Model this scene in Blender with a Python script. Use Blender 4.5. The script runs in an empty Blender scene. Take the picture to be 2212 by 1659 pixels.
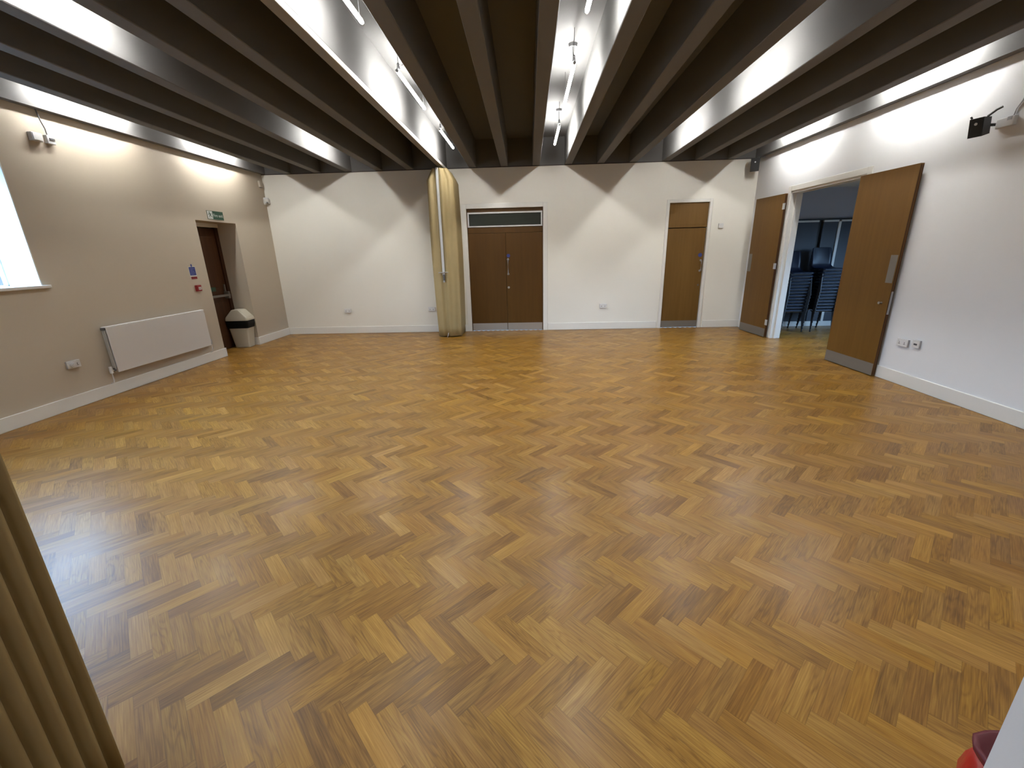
import bpy, bmesh, math, random
from mathutils import Vector, Matrix
random.seed(7)
C = bpy.context.scene.collection
PI = math.pi
D, W, H = 9.317, 9.925, 3.283          # far wall, right wall, underside of the beams
SLAB = 3.775                           # underside of the slab between the beams
NEAR = 0.40                            # room face of the wall behind the photographer

# ------------------------------------------------------------------ helpers
class MB:
    """collects shapes into one mesh"""
    def __init__(self): self.bm = bmesh.new()
    def box(self, x0, x1, y0, y1, z0, z1, M=None, bev=0.0, seg=2):
        r = bmesh.ops.create_cube(self.bm, size=1.0)
        vs = r['verts']
        T = Matrix.Translation(((x0+x1)/2, (y0+y1)/2, (z0+z1)/2)) @ Matrix.Diagonal((abs(x1-x0), abs(y1-y0), abs(z1-z0), 1))
        bmesh.ops.transform(self.bm, matrix=T, verts=vs)
        if bev > 0:
            es = list({e for v in vs for e in v.link_edges})
            rb = bmesh.ops.bevel(self.bm, geom=es, offset=bev, segments=seg, profile=0.5, affect='EDGES')
            vs = list({v for f in rb['faces'] for v in f.verts} | {v for v in vs if v.is_valid})
        if M is not None: bmesh.ops.transform(self.bm, matrix=M, verts=[v for v in vs if v.is_valid])
        return self
    def cyl(self, p, q, r, r2=None, n=16, caps=True):
        p, q = Vector(p), Vector(q); d = q-p
        res = bmesh.ops.create_cone(self.bm, cap_ends=caps, segments=n, radius1=r, radius2=r if r2 is None else r2, depth=d.length)
        M = Matrix.Translation((p+q)/2) @ d.to_track_quat('Z', 'Y').to_matrix().to_4x4()
        bmesh.ops.transform(self.bm, matrix=M, verts=res['verts'])
        return self
    def ball(self, c, r, s=(1, 1, 1), n=12):
        res = bmesh.ops.create_uvsphere(self.bm, u_segments=n, v_segments=max(6, n//2), radius=r)
        bmesh.ops.transform(self.bm, matrix=Matrix.Translation(c) @ Matrix.Diagonal((*s, 1)), verts=res['verts'])
        return self
    def tube(self, pts, r, n=8):
        pts = [Vector(p) for p in pts]; rings = []
        for i, p in enumerate(pts):
            d = (pts[min(i+1, len(pts)-1)] - pts[max(i-1, 0)]).normalized()
            q = d.to_track_quat('Z', 'Y')
            rings.append([self.bm.verts.new(p + q @ Vector((r*math.cos(2*PI*k/n), r*math.sin(2*PI*k/n), 0))) for k in range(n)])
        for a, b in zip(rings, rings[1:]):
            for k in range(n): self.bm.faces.new((a[k], a[(k+1) % n], b[(k+1) % n], b[k]))
        self.bm.faces.new(rings[0][::-1]); self.bm.faces.new(rings[-1])
        return self
    def loft(self, rings, cap=True):
        R = [[self.bm.verts.new(p) for p in r] for r in rings]; n = len(R[0])
        for a, b in zip(R, R[1:]):
            for k in range(n): self.bm.faces.new((a[k], a[(k+1) % n], b[(k+1) % n], b[k]))
        if cap: self.bm.faces.new(R[0][::-1]); self.bm.faces.new(R[-1])
        return self
    def poly(self, pts, h):
        """flat polygon with thickness vector h"""
        h = Vector(h); return self.loft([[Vector(p) for p in pts], [Vector(p)+h for p in pts]])

def obj(name, mb, m, parent=None, smooth=False):
    bm = mb.bm if isinstance(mb, MB) else mb
    bmesh.ops.recalc_face_normals(bm, faces=bm.faces)
    me = bpy.data.meshes.new(name); bm.to_mesh(me); bm.free()
    if m: me.materials.append(m)
    if smooth:
        for p in me.polygons: p.use_smooth = True
    if parent is not None and parent.type == 'EMPTY':
        me.transform(Matrix.Translation(-parent.location))
    elif parent is not None and parent.parent is not None and parent.parent.type == 'EMPTY':
        me.transform(Matrix.Translation(-parent.parent.location))
    o = bpy.data.objects.new(name, me); C.objects.link(o)
    if parent is not None: o.parent = parent
    return o
def tag(o, label, cat, group=None, kind=None):
    o['label'] = label; o['category'] = cat
    if group: o['group'] = group
    if kind: o['kind'] = kind
    return o
def thing(name, label, cat, loc, group=None, kind=None):
    o = bpy.data.objects.new(name, None); C.objects.link(o); o.location = loc; o.empty_display_size = .1
    return tag(o, label, cat, group, kind)
def dup(root, loc, label):
    r = root.copy(); C.objects.link(r); r.location = loc; r['label'] = label
    for ch in list(root.children):
        c = ch.copy(); C.objects.link(c); c.parent = r
        for g in list(ch.children):
            d = g.copy(); C.objects.link(d); d.parent = c
    return r

# ------------------------------------------------------------------ materials
def mat(name, col, rough=.6, metal=0., spec=.5, noise=0., nscale=8., bump=0., bscale=300., coat=0., emit=None):
    m = bpy.data.materials.new(name); m.use_nodes = True
    nt = m.node_tree; N = nt.nodes; L = nt.links; b = N['Principled BSDF']
    b.inputs['Base Color'].default_value = (*col, 1); b.inputs['Roughness'].default_value = rough
    b.inputs['Metallic'].default_value = metal; b.inputs['Specular IOR Level'].default_value = spec
    b.inputs['Coat Weight'].default_value = coat
    tc = N.new('ShaderNodeTexCoord')
    if noise > 0:
        n = N.new('ShaderNodeTexNoise'); n.inputs['Scale'].default_value = nscale; n.inputs['Detail'].default_value = 4
        r = N.new('ShaderNodeMapRange'); r.inputs['To Min'].default_value = 1-noise; r.inputs['To Max'].default_value = 1+noise
        x = N.new('ShaderNodeMix'); x.data_type = 'RGBA'; x.blend_type = 'MULTIPLY'; x.inputs[0].default_value = 1
        x.inputs[6].default_value = (*col, 1)
        L.new(tc.outputs['Object'], n.inputs['Vector']); L.new(n.outputs['Fac'], r.inputs['Value'])
        L.new(r.outputs['Result'], x.inputs[7]); L.new(x.outputs[2], b.inputs['Base Color'])
    if bump > 0:
        n2 = N.new('ShaderNodeTexNoise'); n2.inputs['Scale'].default_value = bscale; n2.inputs['Detail'].default_value = 2
        bp = N.new('ShaderNodeBump'); bp.inputs['Strength'].default_value = bump; bp.inputs['Distance'].default_value = .002
        L.new(tc.outputs['Object'], n2.inputs['Vector']); L.new(n2.outputs['Fac'], bp.inputs['Height']); L.new(bp.outputs['Normal'], b.inputs['Normal'])
    if emit:
        b.inputs['Emission Color'].default_value = (*emit[0], 1); b.inputs['Emission Strength'].default_value = emit[1]
    return m
def wood(name, dark, light, rough=.4, gx=22., gz=1.2):
    m = mat(name, light, rough, spec=.22); nt = m.node_tree; N = nt.nodes; L = nt.links; b = N['Principled BSDF']
    tc = N.new('ShaderNodeTexCoord'); mp = N.new('ShaderNodeMapping'); mp.inputs['Scale'].default_value = (gx, gx, gz)
    n = N.new('ShaderNodeTexNoise'); n.inputs['Scale'].default_value = 1; n.inputs['Detail'].default_value = 5; n.inputs['Roughness'].default_value = .6
    n2 = N.new('ShaderNodeTexNoise'); n2.inputs['Scale'].default_value = .16; n2.inputs['Detail'].default_value = 2
    a = N.new('ShaderNodeMath'); a.operation = 'MULTIPLY_ADD'; a.inputs[1].default_value = .5
    a2 = N.new('ShaderNodeMath'); a2.operation = 'MULTIPLY'; a2.inputs[1].default_value = .5
    r = N.new('ShaderNodeValToRGB'); r.color_ramp.elements[0].position = .32; r.color_ramp.elements[1].position = .68
    r.color_ramp.elements[0].color = (*dark, 1); r.color_ramp.elements[1].color = (*light, 1)
    L.new(tc.outputs['Object'], mp.inputs['Vector']); L.new(mp.outputs['Vector'], n.inputs['Vector']); L.new(mp.outputs['Vector'], n2.inputs['Vector'])
    L.new(n2.outputs['Fac'], a2.inputs[0]); L.new(n.outputs['Fac'], a.inputs[0]); L.new(a2.outputs[0], a.inputs[2])
    L.new(a.outputs[0], r.inputs['Fac']); L.new(r.outputs['Color'], b.inputs['Base Color'])
    return m
M_WHITE = mat('white_wall_paint', (.755, .735, .675), .7, noise=.015, nscale=2, bump=.15, bscale=220)
M_CREAM = mat('cream_wall_paint', (.52, .455, .365), .7, noise=.02, nscale=2, bump=.15, bscale=220)
M_DAYTINT = mat('daylight_tinted_white', (.74, .75, .77), .7, noise=.015, nscale=2, bump=.15, bscale=220)  # bluish daylight on these walls is put into the wall colour
M_TRIM = mat('white_gloss_paint', (.72, .71, .675), .35)
M_CONC = mat('painted_concrete', (.128, .126, .124), .75, noise=.05, nscale=3, bump=.2, bscale=120)
M_DARKTRIM = mat('dark_gap_paint', (.06, .05, .045), .8)
M_OAK = wood('oak_veneer', (.070, .031, .0055), (.092, .043, .008), .45)
M_OAKLIT = wood('oak_veneer_lit_leaves', (.115, .055, .0105), (.150, .076, .016), .45)  # lighter copy of the door oak, the stronger light on the leaves baked in
M_OAKL = wood('oak_veneer_light', (.115, .058, .012), (.155, .083, .020), .45)
M_BROWN = wood('brown_stained_wood', (.045, .018, .007), (.075, .03, .011), .4)
M_BROWNF = wood('brown_stained_frame', (.03, .012, .006), (.05, .02, .009), .4)
M_STEEL = mat('brushed_steel', (.46, .46, .46), .38, metal=.85)
M_STEELD = mat('satin_kick_plate', (.20, .185, .165), .5, metal=.4)
M_ALU = mat('aluminium', (.62, .62, .62), .4, metal=.6)
M_PLASTIC = mat('white_plastic', (.66, .66, .66), .35)
M_PLASTG = mat('grey_plastic', (.36, .36, .37), .4)
M_BLACK = mat('black_plastic', (.012, .012, .013), .5)
M_GREYDK = mat('dark_hardware', (.08, .08, .085), .5)
M_CLOTH = mat('beige_partition_vinyl', (.34, .262, .125), .55, noise=.06, nscale=6, bump=.1, bscale=400)
M_RAD = mat('radiator_enamel', (.70, .69, .69), .35)
M_RADF = mat('radiator_fins', (.42, .42, .40), .5)
M_BIN = mat('cream_bin_plastic', (.56, .52, .42), .45)
M_LINER = mat('black_bin_liner', (.004, .004, .004), .6, spec=.2, noise=.2, nscale=30, bump=.6, bscale=60)
M_GREEN = mat('sign_green', (.008, .055, .028), .45)
M_SIGNW = mat('sign_white', (.6, .62, .6), .5)
M_BLUE = mat('sign_blue', (.03, .045, .22), .5)
M_RED = mat('sign_red', (.22, .012, .014), .45)
M_REDBAG = mat('red_bag_film', (.36, .012, .008), .3, noise=.12, nscale=20, bump=.5, bscale=40)
M_MAROON = mat('maroon_bag_rim', (.10, .006, .014), .5)
M_NAVY = mat('navy_polypropylene', (.003, .008, .024), .38, spec=.35)
M_CHROME = mat('grey_steel_tube', (.30, .34, .38), .4, metal=.4)
M_LEG = mat('black_steel_tube', (.02, .022, .026), .4, metal=.3)
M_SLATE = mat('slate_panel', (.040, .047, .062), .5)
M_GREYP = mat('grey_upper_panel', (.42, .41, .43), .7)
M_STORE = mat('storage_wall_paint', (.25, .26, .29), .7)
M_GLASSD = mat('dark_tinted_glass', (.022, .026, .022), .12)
M_TUBE = mat('lit_opal_tube', (.8, .8, .8), .4, emit=((1.0, .985, .94), 170.0))
# horizontal fine louvre lines in the dark transom pane
def lines(m, c0, c1, scale):
    nt = m.node_tree; N = nt.nodes; L = nt.links
    tc = N.new('ShaderNodeTexCoord'); w = N.new('ShaderNodeTexWave'); w.bands_direction = 'Z'; w.inputs['Scale'].default_value = scale
    r = N.new('ShaderNodeValToRGB'); r.color_ramp.elements[0].color = (*c0, 1); r.color_ramp.elements[1].color = (*c1, 1)
    L.new(tc.outputs['Object'], w.inputs['Vector']); L.new(w.outputs['Fac'], r.inputs['Fac']); L.new(r.outputs['Color'], N['Principled BSDF'].inputs['Base Color'])
lines(M_GLASSD, (.016, .019, .016), (.045, .05, .042), 14)
# clear glass
M_GLASS = bpy.data.materials.new('clear_window_glass'); M_GLASS.use_nodes = True
_n = M_GLASS.node_tree.nodes; _l = M_GLASS.node_tree.links; _n.remove(_n['Principled BSDF'])
_t = _n.new('ShaderNodeBsdfTransparent'); _t.inputs[0].default_value = (.93, .96, 1, 1); _g = _n.new('ShaderNodeBsdfGlossy'); _g.inputs['Roughness'].default_value = .02
_x = _n.new('ShaderNodeMixShader'); _x.inputs[0].default_value = .06
_l.new(_t.outputs[0], _x.inputs[1]); _l.new(_g.outputs[0], _x.inputs[2]); _l.new(_x.outputs[0], _n['Material Output'].inputs['Surface'])

# ------------------------------------------------------------------ floor: oak herringbone blocks
def floor_material():
    m = bpy.data.materials.new('oak_herringbone_blocks'); m.use_nodes = True
    nt = m.node_tree; N = nt.nodes; L = nt.links; b = N['Principled BSDF']
    def math_(op, a=None, bb=None, c=None):
        n = N.new('ShaderNodeMath'); n.operation = op
        for i, v in enumerate((a, bb, c)):
            if v is None: continue
            if isinstance(v, (int, float)): n.inputs[i].default_value = v
            else: L.new(v, n.inputs[i])
        return n.outputs[0]
    uv = N.new('ShaderNodeUVMap'); uv.uv_map = 'block'
    at = N.new('ShaderNodeAttribute'); at.attribute_name = 'block_tone'
    sep = N.new('ShaderNodeSeparateXYZ'); L.new(uv.outputs[0], sep.inputs[0])
    rs = N.new('ShaderNodeSeparateColor'); L.new(at.outputs['Color'], rs.inputs[0])
    tone, r2, r3 = rs.outputs[0], rs.outputs[1], rs.outputs[2]
    u, v = sep.outputs[0], sep.outputs[1]
    uu = math_('MULTIPLY_ADD', r2, 37.0, u); vv = math_('MULTIPLY_ADD', r3, 11.0, v)
    # fine grain
    cg = N.new('ShaderNodeCombineXYZ'); L.new(math_('MULTIPLY', uu, 7.0), cg.inputs[0]); L.new(math_('MULTIPLY', vv, 190.0), cg.inputs[1])
    ng = N.new('ShaderNodeTexNoise'); ng.inputs['Scale'].default_value = 1.0; ng.inputs['Detail'].default_value = 4; L.new(cg.outputs[0], ng.inputs['Vector'])
    # cathedral growth rings
    cw = N.new('ShaderNodeCombineXYZ'); L.new(math_('MULTIPLY', uu, 2.6), cw.inputs[0]); L.new(math_('MULTIPLY', vv, 17.0), cw.inputs[1])
    nw = N.new('ShaderNodeTexNoise'); nw.inputs['Scale'].default_value = 1.0; nw.inputs['Detail'].default_value = 1.5; L.new(cw.outputs[0], nw.inputs['Vector'])
    ring = math_('SINE', math_('MULTIPLY', nw.outputs['Fac'], math_('MULTIPLY_ADD', r2, 50.0, 25.0)))
    ring = math_('POWER', math_('MULTIPLY_ADD', ring, .5, .5), 3.0)
    ringw = math_('MULTIPLY', math_('GREATER_THAN', r3, .55), .15)
    # broad flame
    cb = N.new('ShaderNodeCombineXYZ'); L.new(math_('MULTIPLY', uu, 3.0), cb.inputs[0]); L.new(math_('MULTIPLY', vv, 28.0), cb.inputs[1])
    nb = N.new('ShaderNodeTexNoise'); nb.inputs['Scale'].default_value = 1.0; nb.inputs['Detail'].default_value = 2; L.new(cb.outputs[0], nb.inputs['Vector'])
    t = math_('MULTIPLY_ADD', tone, .52, .24)
    t = math_('ADD', t, math_('MULTIPLY', math_('SUBTRACT', ng.outputs['Fac'], .5), .95))
    t = math_('ADD', t, math_('MULTIPLY', math_('SUBTRACT', nb.outputs['Fac'], .5), .5))
    t = math_('SUBTRACT', t, math_('MULTIPLY', ring, ringw))
    cr = N.new('ShaderNodeValToRGB'); e = cr.color_ramp.elements
    e[0].position = 0.0; e[0].color = (0.1045, 0.0445, 0.0043, 1); e[1].position = 1.0; e[1].color = (0.4370, 0.2442, 0.0433, 1)
    for pos, col in ((.28, (0.1757, 0.0806, 0.0079, 1)), (.5, (0.2489, 0.1225, 0.0132, 1)), (.72, (0.3182, 0.1679, 0.0231, 1))):
        k = e.new(pos); k.color = col
    L.new(t, cr.inputs['Fac'])
    hs = N.new('ShaderNodeHueSaturation'); L.new(math_('MULTIPLY_ADD', r3, .005, .4955), hs.inputs['Hue']); L.new(math_('MULTIPLY_ADD', r2, .06, .94), hs.inputs['Saturation']); L.new(cr.outputs['Color'], hs.inputs['Color'])
    # joints between blocks
    LB, WB = BL, BW
    du = math_('MINIMUM', u, math_('SUBTRACT', LB, u)); dv = math_('MINIMUM', v, math_('SUBTRACT', WB, v))
    j = math_('MINIMUM', du, dv)
    jr = N.new('ShaderNodeMapRange'); jr.inputs['From Min'].default_value = .0003; jr.inputs['From Max'].default_value = .0016; jr.inputs['To Min'].default_value = .72; jr.inputs['To Max'].default_value = 1.0; L.new(j, jr.inputs['Value'])
    mx = N.new('ShaderNodeMix'); mx.data_type = 'RGBA'; mx.blend_type = 'MULTIPLY'; mx.inputs[0].default_value = 1
    L.new(hs.outputs['Color'], mx.inputs[6]); L.new(jr.outputs['Result'], mx.inputs[7]); L.new(mx.outputs[2], b.inputs['Base Color'])
    # satin lacquer, a little uneven
    tc = N.new('ShaderNodeTexCoord'); nr = N.new('ShaderNodeTexNoise'); nr.inputs['Scale'].default_value = 3.0; nr.inputs['Detail'].default_value = 4; L.new(tc.outputs['Object'], nr.inputs['Vector'])
    rr = math_('ADD', math_('MULTIPLY_ADD', nr.outputs['Fac'], .10, .34), math_('MULTIPLY', r2, .03)); L.new(rr, b.inputs['Roughness'])
    b.inputs['Coat Weight'].default_value = .16; L.new(math_('MULTIPLY_ADD', nr.outputs['Fac'], .10, .19), b.inputs['Coat Roughness'])
    b.inputs['Specular IOR Level'].default_value = .25
    bp = N.new('ShaderNodeBump'); bp.inputs['Strength'].default_value = .25; bp.inputs['Distance'].default_value = .0006
    hh = math_('ADD', math_('MULTIPLY', ng.outputs['Fac'], .25), math_('MULTIPLY', jr.outputs['Result'], .6)); L.new(hh, bp.inputs['Height']); L.new(bp.outputs['Normal'], b.inputs['Normal'])
    return m
BW = .0742; NB = 4; BL = BW*NB
def build_floor():
    X0, X1, Y0, Y1 = -.75, 13.2, -2.6, 9.45
    a = Vector((1, -1, 0))/math.sqrt(2); b = Vector((1, 1, 0))/math.sqrt(2); O = Vector((4.72, 1.974, 0))
    verts, faces, uvs, tones = [], [], [], []
    rnd = random.Random(3)
    def add(i0, j0, di, dj, along_i):
        cs = [O + BW*((i0+p*di)*a + (j0+q*dj)*b) for p, q in ((0, 0), (1, 0), (1, 1), (0, 1))]
        cx = sum(c.x for c in cs)/4; cy = sum(c.y for c in cs)/4
        if not (X0 < cx < X1 and Y0 < cy < Y1): return
        k = len(verts); verts.extend(tuple(c) for c in cs); faces.append((k, k+1, k+2, k+3))
        uvs.extend([(0, 0), (BL, 0), (BL, BW), (0, BW)] if along_i else [(0, BW), (0, 0), (BL, 0), (BL, BW)])
        tt = min(1, max(0, rnd.gauss(.61 if along_i else .39, .145))); r = rnd.random()  # rows of one direction lighter: their sheen is put into the tone
        if r < .05: tt = rnd.uniform(.82, 1.0)
        elif r < .09: tt = rnd.uniform(.05, .25)
        tones.extend([tt, rnd.random(), rnd.random(), 1.0])
    R = 190
    for j in range(-R, R):
        for m in range(-45, 46):
            i0 = j + 2*NB*m
            if -R < i0 < R: add(i0, j, NB, 1, True)
            j0 = j - 2*NB + 1 + 2*NB*m
            if -R < j0 < R: add(j, j0, 1, NB, False)
    me = bpy.data.meshes.new('floor'); me.from_pydata(verts, [], faces)
    ul = me.uv_layers.new(name='block')
    ul.data.foreach_set('uv', [c for p in uvs for c in p])
    at = me.attributes.new('block_tone', 'FLOAT_COLOR', 'FACE'); at.data.foreach_set('color', tones)
    me.materials.append(floor_material())
    o = bpy.data.objects.new('floor', me); C.objects.link(o)
    tag(o, 'polished oak herringbone block floor of the hall', 'floor', kind='structure')
build_floor()

# ------------------------------------------------------------------ walls
def struct(name, mb, m, label, cat): return tag(obj(name, mb, m), label, cat, kind='structure')
DX0, DX1, DZ = 4.155, 5.725, 2.52        # double door opening in the far wall
SX0, SX1 = 8.265, 9.055                  # single door opening
w = MB()
for x0, x1, z0, z1 in ((-.44, DX0, 0, H), (DX1, SX0, 0, H), (SX1, 10.09, 0, H), (DX0, DX1, DZ, H), (SX0, SX1, DZ, H)):
    w.box(x0, x1, D, D+.12, z0, z1)
struct('wall_back', w, M_WHITE, 'white painted far wall with two doors in it', 'wall')
RY0, RY1, RZ = 7.2, 8.2, 2.28            # recess of the fire exit
WY0, WY1, WZ0, WZ1 = 2.70, 4.65, 1.42, 2.78
VY0, VY1 = .95, 2.35
w = MB()
for y0, y1, z0, z1 in ((-.1, VY0, 0, 3.8), (VY0, VY1, 0, WZ0), (VY0, VY1, WZ1, 3.8), (VY1, WY0, 0, 3.8), (WY0, WY1, 0, WZ0), (WY0, WY1, WZ1, 3.8), (WY1, RY0, 0, 3.8), (RY0, RY1, RZ, 3.8), (RY1, D, 0, 3.8)):
    w.box(-.40, 0, y0, y1, z0, z1)
struct('wall_left', w, M_CREAM, 'cream painted wall with the deep window and the fire exit recess', 'wall')
OY0, OY1 = 6.36, 8.06                    # wide opening to the store room
WT = 10.09
w = MB()
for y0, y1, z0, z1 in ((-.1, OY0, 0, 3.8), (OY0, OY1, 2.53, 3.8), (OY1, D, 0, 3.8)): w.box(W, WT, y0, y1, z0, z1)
struct('wall_right', w, M_DAYTINT, 'white painted wall with the wide opening to the store room', 'wall')
w = MB(); NX0, NX1 = 4.45, 6.004
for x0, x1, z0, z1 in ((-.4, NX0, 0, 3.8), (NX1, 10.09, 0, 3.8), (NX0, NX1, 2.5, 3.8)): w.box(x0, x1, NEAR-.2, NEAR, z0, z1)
struct('wall_front', w, M_DAYTINT, 'white wall end beside the photographer, cut off by the bottom corner', 'wall')
# lobby behind the photographer
w = MB(); w.box(2.4, 2.5, -2.4, NEAR-.2, 0, 2.7).box(8.0, 8.1, -2.4, NEAR-.2, 0, 2.7).box(2.4, 8.1, -2.5, -2.4, 0, 2.7).box(2.4, 8.1, -2.5, NEAR-.2, 2.7, 2.8)
struct('wall_lobby', w, M_WHITE, 'white lobby behind the doorway the photograph was taken from', 'wall')

# ceiling: slab with ribs running towards the far wall
ce = thing('ceiling', 'dark grey ribbed concrete ceiling with deep bays between the beams', 'ceiling', (0, 0, 0), kind='structure')
obj('slab', MB().box(-.44, WT, -.1, D+.12, SLAB, SLAB+.1), M_CONC, ce)
obj('end_wall', MB().box(-.44, WT, D, D+.12, H, SLAB), M_CONC, ce)
BX = [.631*k-.087 for k in range(1, 16)]; BX[5] = 3.742
BHW = .072
SKEW = [.032, .0255, .0275, .0175, .010, .0, .012, .011, -.001, -.001, -.009, -.004, 0, 0, 0]      # the ribs are not quite parallel
for k, x in enumerate(BX):
    sh = Matrix.Identity(4); sh[0][1] = -SKEW[k]; sh[0][3] = SKEW[k]*D
    obj('beam', MB().box(x-BHW if k != 5 else 3.665, x+BHW, NEAR, D, H, SLAB+.02, sh, bev=.006, seg=1), M_CONC, ce)
EL, ER = .085, W-.095
obj('beam', MB().box(0.0, EL, NEAR, D, H, SLAB+.02), M_CONC, ce)
obj('beam', MB().box(ER, W, NEAR, D, H, SLAB+.02), M_CONC, ce)
struct('trim_1', MB().box(0, W, D-.012, D, H-.014, H), M_DARKTRIM, 'thin dark strip where the far wall meets the beams', 'trim')

# baseboards
BH = .15
def bboard(mb, segs, axis, pos, side):
    for s0, s1 in segs:
        if axis == 'x': mb.box(s0, s1, pos-.018, pos, 0, BH, bev=.004, seg=1)
        else: mb.box(min(pos, pos+side*.018), max(pos, pos+side*.018), s0, s1, 0, BH, bev=.004, seg=1)
w = MB(); bboard(w, ((0.02, DX0-.09), (DX1+.1, SX0-.1), (SX1+.1, W)), 'x', D, -1)
struct('baseboard_back', w, M_TRIM, 'white baseboard along the far wall', 'baseboard')
w = MB(); bboard(w, ((NEAR, RY0), (RY1, D)), 'y', 0, 1); w.box(-.20, .018, RY1-.018, RY1, 0, BH)
w.box(-.02, .018, RY0-.001, RY0+.018, 0, BH)
struct('baseboard_left', w, M_TRIM, 'white baseboard along the cream wall under the radiator', 'baseboard')
w = MB(); bboard(w, ((NEAR, OY0-.09), (OY1+.09, D-.02)), 'y', W, -1)
struct('baseboard_right', w, M_TRIM, 'white baseboard along the white wall by the open oak doors', 'baseboard')

# architraves and linings
def arch_far(name, x0, x1, z1, wd, label):
    m = MB(); t = .016
    m.box(x0-wd, x0, D-t, D, 0, z1+wd, bev=.004, seg=1).box(x1, x1+wd, D-t, D, 0, z1+wd, bev=.004, seg=1).box(x0, x1, D-t, D, z1, z1+wd, bev=.004, seg=1)
    return struct(name, m, M_TRIM, label, 'door frame')
arch_far('trim_2', DX0, DX1, DZ, .09, 'white architrave around the oak double door in the far wall')
arch_far('trim_3', SX0, SX1, DZ, .06, 'white architrave around the single oak door in the far wall')
m = MB(); t = .018; wd = .085
m.box(W-t, W, OY0-wd, OY0, 0, 2.53+wd, bev=.004, seg=1).box(W-t, W, OY1, OY1+wd, 0, 2.53+wd, bev=.004, seg=1).box(W-t, W, OY0, OY1, 2.53, 2.53+wd, bev=.004, seg=1)
m.box(W-.01, WT+.005, OY0-.002, OY0+.028, 0, 2.53).box(W-.01, WT+.005, OY1-.028, OY1+.002, 0, 2.53).box(W-.01, WT+.005, OY0, OY1, 2.50, 2.532)
m.box(W+.06, W+.10, OY1-.045, OY1-.028, 0, 2.5).box(W+.06, W+.10, OY0+.028, OY0+.045, 0, 2.5)
struct('trim_4', m, M_TRIM, 'white frame and lining of the wide opening to the store room', 'door frame')

# ------------------------------------------------------------------ windows in the cream wall
def window(name, y0, y1, label):
    o = thing(name, label, 'window', (-.38, (y0+y1)/2, WZ0), kind='structure')
    # white reveal lining
    m = MB(); m.box(-.40, .0, y1-.012, y1+.001, WZ0, WZ1).box(-.40, .0, y0-.001, y0+.012, WZ0, WZ1).box(-.40, .0, y0, y1, WZ1-.012, WZ1+.001)
    obj('window_reveal', m, M_TRIM, o)
    m = MB(); f = .05
    m.box(-.42, -.37, y0+.012, y0+.012+f, WZ0, WZ1-.012).box(-.42, -.37, y1-.012-f*.25, y1-.012, WZ0, WZ1-.012)
    m.box(-.42, -.37, y0, y1, WZ0, WZ0+f*.3).box(-.42, -.37, y0, y1, WZ1-.012-f, WZ1-.012).box(-.42, -.37, (y0+y1)/2-.03, (y0+y1)/2+.03, WZ0, WZ1-.012)
    obj('window_frame', m, M_TRIM, o)
    obj('window_pane', MB().box(-.402, -.398, y0+.012, y1-.012, WZ0+.015, WZ1-.06), M_GLASS, o)
    obj('window_sill', MB().box(-.40, .045, y0-.05, y1+.055, WZ0-.028, WZ0+.006, bev=.006), M_TRIM, o)
    return o
window('window_1', WY0, WY1, 'bright deep window in the cream wall above the power socket')
window('added_window_2', VY0, VY1, 'added deep window in the cream wall, unseen behind the near folding partition')  # guessed window, added for bluish light from the near side

# ------------------------------------------------------------------ far wall doors
def kick_and_leaf(root, x0, x1, z0, z1, yf, m, mk, kz):
    obj('door_leaf', MB().box(x0, x1, yf, yf+.044, z0, z1, bev=.002, seg=1), m, root)
    obj('kick_plate', MB().box(x0+.004, x1-.004, yf-.002, yf+.001, z0+.004, kz), mk, root)
def pull(root, x, yf, z0, z1):
    m = MB(); y = yf-.055
    m.tube([(x, yf, z1-.02), (x, y+.012, z1-.02), (x, y, z1-.03), (x, y, z0+.03), (x, y+.012, z0+.02), (x, yf, z0+.02)], .0105, 10)
    m.cyl((x, yf-.004, z1-.02), (x, yf+.001, z1-.02), .022).cyl((x, yf-.004, z0+.02), (x, yf+.001, z0+.02), .022)
    obj('pull_handle', m, M_STEEL, root, smooth=False)
YF = D+.03
# head, rail and side frames of the double door
m = MB(); m.box(DX0, DX1, YF-.002, D+.12, 2.455, DZ).box(DX0, DX1, YF-.002, D+.12, 2.045, 2.155).box(DX0, DX0+.012, YF-.002, D+.12, 0, DZ).box(DX1-.012, DX1, YF-.002, D+.12, 0, DZ)
tag(obj('trim_5', m, M_OAK), 'oak frame, rail and head of the double door under the transom', 'door frame', kind='structure')
tw = thing('window_3', 'dark transom window in a silver frame above the oak double door', 'window', (4.94, YF, 2.155), kind='structure')
m = MB(); m.box(DX0+.014, DX1-.014, YF-.016, YF+.03, 2.16, 2.188, bev=.003, seg=1).box(DX0+.014, DX1-.014, YF-.016, YF+.03, 2.42, 2.452, bev=.003, seg=1)
m.box(DX0+.014, DX0+.044, YF-.016, YF+.03, 2.188, 2.42, bev=.003, seg=1).box(DX1-.044, DX1-.014, YF-.016, YF+.03, 2.188, 2.42, bev=.003, seg=1)
obj('window_frame', m, M_ALU, tw)
obj('window_pane', MB().box(DX0+.04, DX1-.04, YF+.004, YF+.012, 2.18, 2.43), M_GLASSD, tw)
XM = 4.944
d1 = thing('door_1', 'plain oak leaf of the double door, on the side of the folding partition', 'door', (DX0+.015, YF, 0), kind='structure')
kick_and_leaf(d1, DX0+.014, XM-.002, .006, 2.04, YF, M_OAK, M_STEEL, .165)
d2 = thing('door_2', 'oak leaf of the double door with the pull handle and blue disc sign', 'door', (DX1-.015, YF, 0), kind='structure')
kick_and_leaf(d2, XM+.003, DX1-.014, .006, 2.04, YF, M_OAK, M_STEEL, .165)
pull(d2, 4.985, YF, 1.19, 1.53)
o = obj('door_sign', MB().cyl((4.995, YF-.003, 1.585), (4.995, YF+.001, 1.585), .036, n=24), M_BLUE, d2); o['label'] = 'blue disc sign'
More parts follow.
